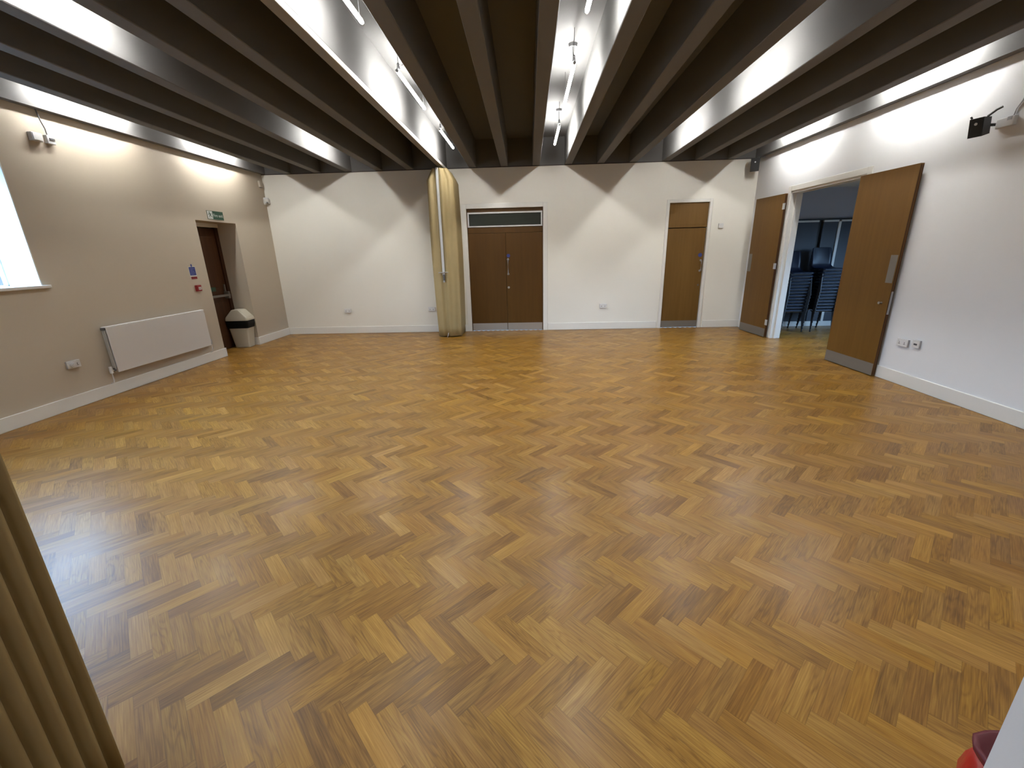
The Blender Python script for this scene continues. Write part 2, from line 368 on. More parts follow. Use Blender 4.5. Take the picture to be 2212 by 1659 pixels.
obj('lock_cylinder', MB().cyl((4.987, YF-.012, .931), (4.987, YF, .931), .024, n=20).cyl((4.987, YF-.018, .931), (4.987, YF-.012, .931), .012), M_STEEL, d2)
d3 = thing('door_3', 'single oak door in the far wall with an oak panel above it', 'door', (SX0+.015, YF, 0), kind='structure')
kick_and_leaf(d3, SX0+.012, SX1-.010, .006, 2.035, YF, M_OAKL, M_STEELD, .15)
obj('over_panel', MB().box(SX0+.003, SX1-.003, YF-.004, YF+.04, 2.105, DZ), M_OAKL, d3)
obj('door_rail', MB().box(SX0+.003, SX1-.003, YF-.012, YF+.04, 2.05, 2.105, bev=.004, seg=1), M_OAKL, d3)
pull(d3, 9.000, YF, 1.17, 1.42)
o = obj('door_sign', MB().cyl((8.978, YF-.003, 1.505), (8.978, YF+.001, 1.505), .04, n=24), M_BLUE, d3); o['label'] = 'blue disc sign'
obj('lock_cylinder', MB().cyl((8.995, YF-.006, .90), (8.995, YF, .90), .018, n=16), M_GREYDK, d3)
struct('trim_6', MB().box(3.9, 9.4, D+.125, D+.16, 0, 2.8), M_DARKTRIM, 'dark closing board behind the far wall doors', 'trim')

# ------------------------------------------------------------------ open leaves of the store room opening
def open_leaf(name, P, Q, label, knob, plate_at_q):
    """leaf from hinge P to free edge Q (front face, towards the hall), 44 mm thick towards the wall"""
    P = Vector((*P, 0)); Q = Vector((*Q, 0)); d = (Q-P); Lw = d.length; d.normalize()
    n = Vector((d.y, -d.x, 0));
    if n.x < 0: n = -n                    # n points to the wall
    R = Matrix(((d.x, n.x, 0, P.x), (d.y, n.y, 0, P.y), (0, 0, 1, 0), (0, 0, 0, 1)))
    r = thing(name, label, 'door', P, kind='structure')
    obj('door_leaf', MB().box(0, Lw, 0, .044, .008, 2.505, R, bev=.002, seg=1), M_OAKLIT, r)
    m = MB().box(-.0015, .0, .004, .040, .02, 2.49, R).box(Lw, Lw+.0015, .003, .018, .02, 2.49, R).box(Lw, Lw+.0015, .026, .041, .02, 2.49, R)
    obj('edge_lipping', m, M_BROWN, r)
    obj('kick_plate', MB().box(.004, Lw-.004, -.002, .001, .012, .165, R), M_STEELD, r)
    obj('push_plate', MB().box(Lw-.115, Lw-.012, -.002, .001, 1.18, 1.51, R, bev=.0008, seg=1), M_STEELD, r)
    if knob:
        a = R @ Vector((Lw-.095, 0, .935)); b = R @ Vector((Lw-.095, -.03, .935))
        obj('lock_cylinder', MB().cyl(a, b, .012).cyl(b, R @ Vector((Lw-.095, -.04, .935)), .016), M_STEEL, r)
        obj('latch_plate', MB().box(Lw, Lw+.003, .010, .034, .80, 1.08, R), M_STEEL, r)
    for z in ((.285, 1.30, 2.30) if not knob else ()):
        h = MB().box(-.036, .0, -.004, .002, z-.05, z+.05, R).box(.0, .03, -.004, .0005, z-.05, z+.05, R).cyl(R @ Vector((-.002, -.006, z-.05)), R @ Vector((-.002, -.006, z+.05)), .0065, n=10)
        obj('hinge', h, M_ALU, r)
    return r
open_leaf('door_4', (9.846, OY1+.045), (9.785, OY1+.90), 'narrow-looking oak door leaf folded back beside the single door, chrome hinges showing', False, True)
open_leaf('door_5', (9.832, OY0-.005), (9.853, OY0-.885), 'large oak door leaf folded back flat against the white wall above the sockets', True, True)

# ------------------------------------------------------------------ fire exit in the recess
d6 = thing('door_6', 'dark brown fire exit door with a push bar, deep in the cream wall', 'door', (-.36, 7.25, 0), kind='structure')
XR = -.40
obj('door_leaf', MB().box(XR-.04, XR, 7.26, 8.13, .005, 2.20, bev=.003, seg=1).box(XR-.02, XR+.006, 7.38, 8.02, .25, .88, bev=.004, seg=1).box(XR-.02, XR+.006, 7.38, 8.02, 1.15, 2.05, bev=.004, seg=1), M_BROWN, d6)
obj('door_frame', MB().box(XR-.05, XR+.03, 8.125, RY1, 0, 2.22).box(XR-.05, XR+.03, RY0, 7.265, 0, 2.22), M_BROWNF, d6)
obj('head_board', MB().box(XR-.05, XR+.05, RY0, RY1, 2.215, RZ), M_TRIM, d6)
m = MB().box(XR+.07, XR+.095, 7.30, 8.09, .98, 1.025, bev=.008).box(XR, XR+.09, 8.04, 8.09, .94, 1.07, bev=.006).box(XR, XR+.09, 7.30, 7.35, .94, 1.07, bev=.006)
obj('push_bar', m, M_STEELD, d6)
obj('bolt_rod', MB().box(XR, XR+.03, 8.06, 8.08, 1.07, 1.20, bev=.005), M_STEELD, d6)
m = MB().box(XR+.007, XR+.010, 7.52, 7.84, 1.09, 1.165)
o = obj('door_sign', m, M_GREEN, d6); o['label'] = 'green strip sign'
struct('trim_7', MB().box(-.62, XR-.05, 6.9, 8.6, 0, 2.6), M_DARKTRIM, 'dark outer board behind the fire exit', 'trim')

# ------------------------------------------------------------------ tube lamps hung in the bays
LZ = 3.455
def lamp_proto(x, y, label, group):
    r = thing('pendant_tube_lamp', label, 'lamp', (x, y, LZ), group)
    hl = .60
    m = MB(); n = 14; rad = .0175
    m.loft([[(x+q*rad*math.cos(2*PI*k/n), y+yy, LZ+q*rad*math.sin(2*PI*k/n)) for k in range(n)] for yy, q in ((-hl, .45), (-hl+.012, .85), (-hl+.03, 1), (hl-.03, 1), (hl-.012, .85), (hl, .45))])
    obj('opal_tube', m, M_TUBE, r, smooth=True)
    obj('end_cap', MB().cyl((x, y-hl-.014, LZ), (x, y-hl+.002, LZ), .015, n=12), M_PLASTG, r)
    obj('end_cap', MB().cyl((x, y+hl-.002, LZ), (x, y+hl+.014, LZ), .015, n=12), M_PLASTG, r)
    obj('cord_grip', MB().cyl((x, y-hl+.05, LZ+.028), (x, y-hl+.05, LZ+.07), .018, .012, n=12).ball((x, y-hl+.05, LZ+.075), .014), M_GREYDK, r)
    obj('suspension_wire', MB().cyl((x, y-hl+.05, LZ+.06), (x, y-hl+.05, SLAB), .0022, n=6), M_GREYDK, r)
    obj('suspension_wire', MB().cyl((x, y+hl-.05, LZ+.028), (x, y+hl-.05, SLAB), .0022, n=6), M_GREYDK, r)
    cy = y-hl+.40
    obj('ceiling_rose', MB().cyl((x+.02, cy, SLAB-.03), (x+.02, cy, SLAB), .042, .05, n=20), M_GREYDK, r)
    pts = []
    for i in range(11):
        t_ = i/10; pts.append((x+.02*t_, (y-hl+.05)*(1-t_)+cy*t_, (LZ+.08)*(1-t_)+(SLAB-.03)*t_-.05*math.sin(PI*t_)))
    obj('flex_cable', MB().tube(pts, .0045, 6), M_GREYDK, r)
    return r
rows = [(.255, 'in the end bay along the cream wall', 'lamps in the bay along the cream wall', (2, 3)),
        (2.26, 'in the second lit bay from the cream wall', 'lamps in the second lit bay from the cream wall', (0, 1, 3)),
        (4.10, 'in the bay beside the partition track', 'lamps in the bay beside the partition track', (1, 2, 3)),
        (5.905, 'in the bay in line with the double door', 'lamps in the bay over the double door', (1, 2, 3)),
        (7.70, 'in the bay running to the single door', 'lamps in the bay over the single door', (0, 2, 3)),
        (9.635, 'in the end bay along the white wall', 'lamps in the bay along the white wall', (0, 2, 3))]
YS = {0: 1.35, 1: 3.50, 2: 5.66, 3: 7.85}
first = None
for x, where, grp, ks in rows:
    for k in ks:
        nm = {0: 'unseen lit tube lamp overhead ', 1: 'nearest visible lit tube lamp ', 2: 'middle lit tube lamp ', 3: 'farthest lit tube lamp '}[k]
        if 1 not in ks and k == 2: nm = 'nearer lit tube lamp '
        if first is None: first = lamp_proto(x, YS[k], nm+where, grp); first['group'] = grp
        else:
            o = dup(first, (x, YS[k], LZ), nm+where); o['group'] = grp

# ------------------------------------------------------------------ folding partition
PX = 3.775
tr = thing('partition_track', 'white metal ceiling track for the folding partition under a beam', 'track', (PX, NEAR, H))
m = MB().box(3.725, 3.816, NEAR, D-.01, 3.230, H)
obj('track_channel', m, mat('track_underside', (.20, .175, .145), .5), tr)
obj('track_face', MB().box(3.816, 3.824, NEAR, D-.01, 3.226, 3.270), M_TRIM, tr)
obj('track_edge', MB().box(3.700, 3.712, NEAR, D-.01, 3.262, H), M_BROWN, tr)
def partition(name, ytip, ywall, label, npleat, shift=0.0):
    """folded concertina: pleated vinyl cover between the tip (towards the room) and the wall"""
    sgn = 1 if ytip > ywall else -1
    r = thing(name, label, 'folding partition', (PX, ywall, 0), 'folded halves of the concertina partition')
    def plan(half, amp, ny):
        side = []
        for i in range(ny*8+1):
            t_ = i/(ny*8); y = ytip*(1-t_)+ywall*t_ - sgn*.05*(1-t_)
            ph = (t_*ny) % 1.0
            side.append((half-amp*(1-abs(math.sin(PI*(ph+.5)))**.7), y))
        return side
    def ring(z):
        cx = PX + shift; top = max(0., (z-2.99)/.19)
        half = .235+.03*math.sin(z*.9) - .10*top
        if z < .3: half -= 0
        side = plan(half, .035*(1-.6*top), npleat)
        front = []
        nf = 26
        for i in range(1, nf):
            u = -1+2*i/nf
            bulge = .022*math.cos(u*PI/2) + .024*math.sin(u*7+z*.35) + .013*math.sin(u*12.5-z*.6+1)
            front.append((u*half, ytip - sgn*.05 + sgn*(.05*(1-abs(u)**4)) - sgn*.01 + sgn*bulge*.8))
        pts = [(cx-a, b) for a, b in reversed(side)] + [(cx+a, b) for a, b in front] + [(cx+a, b) for a, b in side]
        return [(a, b, z) for a, b in pts]
    zs = [.022+i*(2.96/16) for i in range(17)] + [3.04, 3.10, 3.15, 3.178]
    obj('vinyl_cover', MB().loft([ring(z) for z in zs]), M_CLOTH, r, smooth=True)
    yt = ytip + sgn*.012
    lx = 3.712
    o = obj('lead_post', MB().box(lx, lx+.05, min(yt, yt+sgn*.022), max(yt, yt+sgn*.022), 1.24, 3.185, bev=.004, seg=1), M_ALU, r); o['label'] = 'aluminium leading post'
    h = MB().tube([(lx-.07, yt+sgn*.055, 1.30), (lx+.12, yt+sgn*.055, 1.305)], .010, 10).box(lx+.005, lx+.045, min(yt, yt+sgn*.06), max(yt, yt+sgn*.06), 1.285, 1.32, bev=.004, seg=1)
    obj('cross_handle', h, M_STEEL, r)
    obj('latch_box', MB().box(lx+.008, lx+.046, min(yt, yt+sgn*.03), max(yt, yt+sgn*.03), 1.15, 1.265, bev=.006), M_GREYDK, r)
    obj('latch_knob', MB().cyl((lx+.027, yt, 1.13), (lx+.027, yt+sgn*.045, 1.13), .02, n=14), M_STEEL, r)
    m = MB().tube([(lx+.035, yt-sgn*.01, .09), (lx+.03, yt+sgn*.012, .05), (lx+.015, yt+sgn*.025, .004)], .006, 8)
    obj('floor_bolt', m, M_STEEL, r)
    obj('wall_board', MB().box(PX-.19, PX+.19, min(ywall, ywall+sgn*.02), max(ywall, ywall+sgn*.02), .02, 3.18), M_TRIM, r)
    return r
partition('folding_partition', 8.655, D, 'beige concertina partition folded against the far wall beside the double door', 9)
partition('folding_partition', .985, NEAR, 'beige concertina partition folded up close to the camera, bottom corner of the photo', 11, .03)

# ------------------------------------------------------------------ radiator
ra = thing('radiator', 'white panel radiator on the cream wall below the fire notices', 'radiator', (0, 5.95, .28))
RA0, RA1 = 5.095, 6.80
obj('front_panel', MB().box(.078, .094, RA0+.02, RA1, .285, .865, bev=.007), M_RAD, ra)
obj('back_panel', MB().box(.028, .044, RA0+.02, RA1, .285, .865, bev=.006), M_RAD, ra)
obj('top_grille', MB().box(.030, .093, RA0+.012, RA1+.006, .862, .876, bev=.004, seg=1), M_RAD, ra)
m = MB()
for i in range(60):
    y = RA0+.06+i*(RA1-RA0-.1)/60; m.box(.044, .078, y, y+.004, .31, .85)
obj('convector_fins', m, M_RADF, ra)
obj('side_panel', MB().box(.036, .080, RA0+.004, RA0+.018, .33, .83, bev=.003, seg=1), M_RADF, ra)
obj('side_panel', MB().box(.030, .093, RA1-.004, RA1+.008, .33, .83, bev=.003, seg=1), M_RAD, ra)
obj('air_vent', MB().box(.036, .088, RA0-.002, RA0+.016, .835, .862), M_GREYDK, ra)
for y, s in ((RA0, -1), (RA1, 1)):
    v = obj('valve', MB().cyl((.058, y+s*.0, .325), (.058, y+s*.05, .325), .013).cyl((.058, y+s*.045, .29), (.058, y+s*.045, .375), .021, .018, n=14), M_PLASTIC if s < 0 else M_STEEL, ra)
    obj('valve_nut', MB().cyl((.058, y-s*.012, .325), (.058, y+s*.018, .325), .019, n=6), M_GREYDK, ra)
obj('pipe_tail', MB().tube([(.058, RA0-.045, .295), (.058, RA0-.045, .20), (.05, RA0-.045, .165), (.012, RA0-.045, .158)], .0085, 8), M_RAD, ra)
obj('pipe_tail', MB().tube([(.058, RA1+.045, .295), (.058, RA1+.045, .20), (.05, RA1+.045, .165), (.012, RA1+.045, .158)], .0085, 8), M_RAD, ra)
for y in (5.5, 6.4): obj('wall_bracket', MB().box(0, .03, y, y+.03, .35, .8), M_RADF, ra)

# ------------------------------------------------------------------ swing bin
bn = thing('swing_bin', 'cream swing-lid bin with a black liner standing in the fire exit recess', 'bin', (-.21, 8.05, 0))
def rrect(cx, cy, hx, hy, z, c=.25, rot=.06):
    k = c*min(hx, hy); pts = []
    for sx, sy, a0 in ((1, 1, 0), (-1, 1, 90), (-1, -1, 180), (1, -1, 270)):
        for i in range(5):
            a = math.radians(a0+i*22.5); pts.append((sx*(hx-k)+k*math.cos(a), sy*(hy-k)+k*math.sin(a)))
    return [(cx+x*math.cos(rot)-y*math.sin(rot), cy+x*math.sin(rot)+y*math.cos(rot), z) for x, y in pts]
bx, by = -.195, 8.045
obj('body', MB().loft([rrect(bx, by, .135, .095, .0), rrect(bx, by, .14, .10, .012), rrect(bx, by, .195, .13, .50), rrect(bx, by, .20, .134, .515)]), M_BIN, bn)
obj('bin_liner', MB().loft([rrect(bx, by, .183, .125, .375), rrect(bx, by, .193, .131, .38), rrect(bx, by, .207, .139, .45), rrect(bx, by, .206, .138, .528)]), M_LINER, bn)
m = MB()
def lidring(z, sx, sy, fl): return rrect(bx, by, .212*sx, .142*sy, z, .22)
m.loft([lidring(.522, 1, 1, 0), lidring(.545, 1.01, 1.01, 0), lidring(.585, .96, .97, 0), lidring(.715, .36, .86, 0), lidring(.728, .28, .80, 0)])
lid = obj('lid', m, M_BIN, bn)
a = math.radians(-46)
fl = MB(); fl.box(-.085, .085, -.105, .105, -.004, .006, Matrix.Translation((bx+.135, by+.01, .655)) @ Matrix.Rotation(.06, 4, 'Z') @ Matrix.Rotation(math.radians(47.5), 4, 'Y'), bev=.003, seg=1)
obj('flap', fl, M_BIN, lid)

# ------------------------------------------------------------------ signs and alarm point on the cream wall
es = thing('exit_sign', 'green and white fire exit sign above the recessed door', 'sign', (0, 7.69, 2.315))
SY0, SY1, SZ0, SZ1 = 7.50, 7.895, 2.315, 2.452
obj('sign_board', MB().box(.0, .005, SY0, SY1, SZ0, SZ1), M_GREEN, es)
obj('white_panel', MB().box(.0045, .0062, SY0+.004, SY0+.128, SZ0+.006, SZ1-.006), M_SIGNW, es)
# running figure: head, torso, arms, legs as one flat pictogram, and the doorway bar
px, pz = SY0+.062, SZ0+.07
def limb(m, a, b, r): 
    a = Vector((.0068, *a)); b = Vector((.0068, *b)); d = (b-a).normalized(); n = Vector((0, -d.z, d.y))*r
    m.poly([a+n, b+n, b-n, a-n], (.0004, 0, 0))
m = MB(); m.cyl((.0064, px-.006, pz+.040), (.0072, px-.006, pz+.040), .0105, n=14)
for a_, b_, r_ in (((px-.004, pz+.027), (px+.010, pz-.006), .009), ((px-.004, pz+.024), (px-.030, pz+.012), .0045), ((px-.030, pz+.012), (px-.038, pz-.006), .0045), ((px+.0, pz+.022), (px+.024, pz+.010), .0045), ((px+.024, pz+.010), (px+.038, pz+.020), .0045), ((px+.010, pz-.004), (px-.014, pz-.020), .006), ((px-.014, pz-.020), (px-.012, pz-.046), .005), ((px+.010, pz-.004), (px+.032, pz-.024), .006), ((px+.032, pz-.024), (px+.052, pz-.036), .005)): limb(m, a_, b_, r_)
obj('running_figure', m, M_GREEN, es)
def text(s, size, loc, rot, m, parent, name='lettering'):
    cu = bpy.data.curves.new(name, 'FONT'); cu.body = s; cu.size = size; cu.extrude = .0004; cu.align_x = 'LEFT'
    o = bpy.data.objects.new(name, cu); C.objects.link(o); o.parent = parent
    o.location = Vector(loc)-(parent.location if parent else Vector()); o.rotation_euler = rot; cu.materials.append(m)
    bpy.context.view_layer.update(); me = bpy.data.meshes.new_from_object(o.evaluated_get(bpy.context.evaluated_depsgraph_get()))
    me.name = name; q = bpy.data.objects.new(name, me); C.objects.link(q); q.parent = parent; q.location = o.location; q.rotation_euler = o.rotation_euler
    bpy.data.objects.remove(o); bpy.data.curves.remove(cu); q.name = name; return q
text('Fire', .070, (.0058, SY0+.140, SZ0+.045), (PI/2, 0, PI/2), M_SIGNW, es)
text('exit', .070, (.0058, SY0+.272, SZ0+.045), (PI/2, 0, PI/2), M_SIGNW, es)
nb = thing('fire_notice', 'small blue fire notice on the cream wall above a red strip', 'sign', (0, 6.88, 1.40))
obj('sign_board', MB().box(0, .003, 6.816, 6.945, 1.418, 1.548), M_BLUE, nb)
obj('sign_border', MB().box(0, .0022, 6.808, 6.953, 1.400, 1.554), M_SIGNW, nb)
m = MB()
for i, (z, a_, b_) in enumerate(((1.522, 6.835, 6.925), (1.500, 6.835, 6.89), (1.478, 6.835, 6.915), (1.456, 6.835, 6.93), (1.434, 6.835, 6.90))): m.box(.003, .0036, a_, b_, z-.003, z+.004)
obj('text_lines', m, mat('pale_blue_print', (.14, .17, .38), .5), nb)
obj('hanging_tab', MB().box(0, .004, 6.868, 6.892, 1.552, 1.592), M_BLUE, nb)
rs_ = thing('red_strip_sign', 'thin red strip sign between the blue notice and the alarm call point', 'sign', (0, 6.88, 1.36))
obj('sign_board', MB().box(0, .004, 6.828, 6.948, 1.360, 1.396), M_RED, rs_)
cp = thing('fire_alarm_call_point', 'red break-glass alarm call point beside the fire exit recess', 'alarm', (0, 6.9, 1.16))
obj('housing', MB().box(-.004, .045, 6.85, 6.945, 1.165, 1.262, bev=.008), M_RED, cp)
o = obj('glass_panel', MB().box(.044, .047, 6.872, 6.932, 1.190, 1.232), M_SIGNW, cp); o['label'] = 'white break-glass panel'
obj('panel_line', MB().box(.0468, .0474, 6.876, 6.928, 1.208, 1.214), M_RED, cp)

# ------------------------------------------------------------------ sockets and small wall fittings
def socket(label, c, axis, w_=.147, h_=.087, kind='double', name='socket_outlet', cat='power socket'):
    """axis: 'far', 'left' or 'right' wall; c = position along the wall and height"""
    r = thing(name, label, cat, (c[0], D, c[1]) if axis == 'far' else ((0 if axis == 'left' else W), c[0], c[1]))
    def B(m, u0, u1, v0, v1, d0, d1, bev=0):
        if axis == 'far': m.box(c[0]+u0, c[0]+u1, D-d1, D-d0, c[1]+v0, c[1]+v1, bev=bev)
        elif axis == 'left': m.box(d0, d1, c[0]+u0, c[0]+u1, c[1]+v0, c[1]+v1, bev=bev)
        else: m.box(W-d1, W-d0, c[0]+u0, c[0]+u1, c[1]+v0, c[1]+v1, bev=bev)
        return m
    # a slim pattress box then the moulded plate
    m = B(MB(), -w_/2, w_/2, -h_/2, h_/2, 0, .022, .004); obj('back_box', m, M_PLASTG, r)
    m = B(MB(), -w_/2-.001, w_/2+.001, -h_/2-.001, h_/2+.001, .020, .030, .003); obj('face_plate', m, M_PLASTIC, r)
    if kind == 'double':
        for u in (-.036, .036):
            m = MB(); hm = MB()
            B(m, u-.008+(-.018 if u < 0 else .018), u+.008+(-.018 if u < 0 else .018), .012, .032, .030, .034, .001)
            B(hm, u-.003, u+.003, -.010, .012, .0298, .0306); B(hm, u-.014, u+.014, -.018, -.013, .0298, .0306)
            obj('rocker_switch', m, M_PLASTIC, r); obj('pin_holes', hm, M_GREYDK, r)
    elif kind == 'switch':
        obj('rocker_switch', B(MB(), -.012, .012, -.016, .016, .030, .036, .002), M_PLASTIC, r)
    elif kind == 'data':
        obj('socket_port', B(MB(), -.022, .022, -.014, .006, .0295, .0312), M_GREYDK, r)
    return r
socket('white double power socket on the far wall nearest the cream wall', (1.413, .504), 'far')
socket('white double power socket just beside the folded beige partition', (3.288, .504), 'far')
socket('white double power socket on the far wall between the two doors', (7.012, .504), 'far')
socket('square white light switch on the far wall by the single door', (9.314, 2.065), 'far', .088, .088, 'switch', 'light_switch', 'switch')
s = socket('white double power socket with a plug adaptor below the window', (4.673, .510), 'left')
m = MB().cyl((.03, 4.645, .505), (.062, 4.645, .505), .030, n=20).cyl((.062, 4.645, .505), (.070, 4.645, .505), .022, n=20)
tag(obj('plug_adaptor', m, M_PLASTIC), 'round white plug pushed into the socket below the window', 'plug')
socket('white double power socket on the white wall below the large oak leaf', (5.195, .503), 'right')
socket('white data outlet with a dark port beside the wall socket', (5.013, .523), 'right', .088, .088, 'data', 'data_outlet', 'data socket')
# boxes and cable high on the cream wall
jb = thing('junction_box', 'plain white junction box high on the cream wall near the window', 'junction box', (0, 5.07, 2.94))
obj('housing', MB().box(-.004, .05, 5.005, 5.115, 2.945, 3.03, bev=.006), M_PLASTIC, jb); obj('cover_plate', MB().box(.048, .056, 5.012, 5.108, 2.952, 3.023, bev=.003), M_PLASTIC, jb)
sw = thing('fused_switch', 'small white switched box with a dark slot, hung from a cable', 'switch', (0, 5.205, 2.94))
obj('housing', MB().box(0, .045, 5.165, 5.25, 2.945, 3.035, bev=.006), M_PLASTIC, sw); obj('switch_slot', MB().box(.044, .052, 5.185, 5.24, 2.985, 3.005), M_GREYDK, sw)
obj('cable', MB().tube([(.018, 5.20, 3.03), (.02, 5.195, 3.10), (.02, 5.17, 3.18), (.018, 5.155, 3.29)], .006, 8), M_GREYDK, sw)
pr = thing('motion_sensor', 'small white motion sensor in the corner over the fire exit side', 'sensor', (.05, D, 2.78))
obj('housing', MB().loft([[(bx_, by_, z_) for bx_, by_ in ((-.003, 9.322), (-.003, 9.315-.085*s_), (.03*s_+.005, 9.315-.105*s_), (.085*s_, 9.315-.05*s_), (.095*s_, 9.322))] for z_, s_ in ((2.705, .75), (2.73, 1), (2.81, 1), (2.845, .8))]), M_PLASTIC, pr)
obj('lens', MB().ball((.062, 9.243, 2.745), .024, (1, 1, .8)), M_PLASTG, pr)
bb = thing('alarm_contact_box', 'small cream box high in the corner above the motion sensor', 'box', (0, 9.2, 3.03))
obj('housing', MB().box(-.004, .04, 9.15, 9.25, 3.03, 3.145, bev=.006), mat('cream_box', (.5, .45, .37), .5), bb); obj('cable_entry', MB().box(0, .03, 9.17, 9.23, 3.022, 3.031), M_GREYDK, bb)

# ------------------------------------------------------------------ loudspeakers
def spk(label, M, group='small black wall loudspeakers'):
    loc = M @ Vector((0, 0, 0)); r = thing('loudspeaker', label, 'speaker', loc, group)
    m = MB(); m.loft([[tuple(M @ Vector((x, -.075, z))) for x, z in ((-.075, -.115), (.075, -.115), (.075, .115), (-.075, .115))], [tuple(M @ Vector((x, .065, z))) for x, z in ((-.05, -.10), (.05, -.10), (.05, .10), (-.05, .10))]])
    obj('cabinet', m, M_BLACK, r)
    m = MB().box(-.068, .068, -.080, -.074, -.108, .108, M); obj('front_grille', m, mat('speaker_cloth', (.02, .02, .021), .8, bump=.4, bscale=900), r)
    m = MB().cyl(M @ Vector((0, -.084, .045)), M @ Vector((0, -.078, .045)), .012, n=16); obj('badge', m, M_ALU, r)
    return r
Mc = Matrix.Translation((9.755, 9.13, 3.135)) @ Matrix.Rotation(math.radians(-28), 4, 'Z') @ Matrix.Rotation(math.radians(8), 4, 'X')
r = spk('black loudspeaker tucked up in the corner above the single door side', Mc)
obj('bracket', MB().tube([Mc @ Vector((0, .06, .02)), (9.80, 9.22, 3.17), (9.83, 9.30, 3.17)], .012, 8).box(9.80, 9.87, 9.30, 9.317, 3.12, 3.22), M_GREYDK, r)
Mr = Matrix.Translation((9.80, 4.815, 2.70)) @ Matrix.Rotation(math.radians(-74), 4, 'Z') @ Matrix.Rotation(math.radians(10), 4, 'X') @ Matrix.Diagonal((.75, .9, .72, 1))
r = spk('black loudspeaker on the white wall above the large oak leaf', Mr)
obj('bracket', MB().tube([Mr @ Vector((0, .05, .02)), (9.86, 4.80, 2.71), (W, 4.79, 2.71)], .013, 8).tube([Mr @ Vector((-.07, -.05, .12)), Mr @ Vector((-.085, -.05, .145))], .008, 6).tube([Mr @ Vector((.05, .0, .11)), Mr @ Vector((.12, .02, .165)), Mr @ Vector((.17, .03, .185))], .010, 6), M_BLACK, r)
cb_ = thing('cable_box', 'flat white surface box with a thin cable beside the wall loudspeaker', 'junction box', (W, 4.70, 2.68))
obj('housing', MB().box(W-.035, W, 4.615, 4.775, 2.665, 2.745, bev=.005), M_PLASTIC, cb_)
obj('cable_entry', MB().box(W-.037, W-.01, 4.635, 4.675, 2.715, 2.745), M_PLASTG, cb_)
obj('cable', MB().tube([(W-.008, 4.655, 2.74), (W-.007, 4.645, 2.80), (W-.007, 4.61, 2.86), (W-.007, 4.585, 2.93), (W-.007, 4.575, 3.28)], .005, 8), M_PLASTG, cb_)

# ------------------------------------------------------------------ red bag by the doorway wall
rb = thing('red_bag', 'red plastic bag with a maroon rim on the floor beside the white wall end', 'bag', (6.865, .885, 0))
def ringbag(s, z, k):
    out = []
    for i in range(20):
        a = 2*PI*i/20; wob = 1+.06*math.sin(3*a+k)+.05*math.sin(5*a-2*k)
        out.append((6.865+s*.15*math.cos(a)*wob, .885+s*.11*math.sin(a)*wob, z))
    return out
obj('bag_body', MB().loft([ringbag(.85, .004, 0), ringbag(1.02, .03, .3), ringbag(1.08, .08, .7), ringbag(.98, .13, 1.1), ringbag(.86, .165, 1.5)]), M_REDBAG, rb, smooth=True)
obj('bag_rim', MB().loft([ringbag(.86, .163, 1.5), ringbag(.95, .185, 1.7), ringbag(.98, .205, 1.9), ringbag(.90, .206, 1.9), ringbag(.80, .175, 1.7)]), M_MAROON, rb, smooth=True)

# ------------------------------------------------------------------ store room beyond the opening
SYB = 9.30
w = MB(); w.box(WT-.001, 13.1, SYB, SYB+.1, 2.145, 2.8).box(WT-.001, 13.1, SYB+.1, SYB+.2, 0, 2.8)
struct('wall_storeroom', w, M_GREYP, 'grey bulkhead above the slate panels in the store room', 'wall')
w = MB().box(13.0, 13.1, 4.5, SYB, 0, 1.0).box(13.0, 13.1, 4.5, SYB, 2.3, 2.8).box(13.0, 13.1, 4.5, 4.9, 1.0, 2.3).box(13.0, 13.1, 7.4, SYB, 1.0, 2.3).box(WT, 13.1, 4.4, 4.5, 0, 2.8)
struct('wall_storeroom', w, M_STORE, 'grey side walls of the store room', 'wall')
struct('ceiling_storeroom', MB().box(WT, 13.1, 4.4, SYB+.1, 2.72, 2.8), M_WHITE, 'plain white ceiling of the store room', 'ceiling')
struct('baseboard_storeroom', MB().box(WT, 13.0, SYB-.05, SYB-.032, 0, .10), M_TRIM, 'white baseboard behind the stacked chairs', 'baseboard')
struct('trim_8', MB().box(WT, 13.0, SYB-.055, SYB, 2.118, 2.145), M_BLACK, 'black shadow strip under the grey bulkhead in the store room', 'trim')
def panel(x0, x1, label, rail=True):
    r = thing('slate_panel', label, 'panel', ((x0+x1)/2, SYB-.02, .0), 'slate panels along the store room back wall')
    obj('panel_board', MB().box(x0, x1, SYB-.03, SYB, .10, 2.085), M_SLATE, r)
    obj('top_rail', MB().box(x0, x1, SYB-.045, SYB-.005, 2.082, 2.116), M_TRIM, r)
    return r
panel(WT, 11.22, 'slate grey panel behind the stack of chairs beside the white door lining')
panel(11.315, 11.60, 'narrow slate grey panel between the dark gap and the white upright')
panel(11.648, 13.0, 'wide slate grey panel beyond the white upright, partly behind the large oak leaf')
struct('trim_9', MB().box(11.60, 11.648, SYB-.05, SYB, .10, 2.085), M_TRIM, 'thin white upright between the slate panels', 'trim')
struct('trim_10', MB().box(11.22, 11.315, SYB+.02, SYB+.06, 0, 2.118), M_BLACK, 'dark gap between the slate panels', 'trim')
sw2 = thing('added_window_4', 'added window in the side wall of the store room, out of sight', 'window', (13.05, 6.0, 1.2), kind='structure')  # guessed window, added to bring daylight into the store room
obj('window_frame', MB().box(13.0, 13.1, 4.9, 4.94, 1.0, 2.3).box(13.0, 13.1, 7.36, 7.4, 1.0, 2.3).box(13.0, 13.1, 4.9, 7.4, 1.0, 1.04).box(13.0, 13.1, 4.9, 7.4, 2.26, 2.3), M_TRIM, sw2)
obj('window_pane', MB().box(13.05, 13.054, 4.94, 7.36, 1.04, 2.26), M_GLASS, sw2)

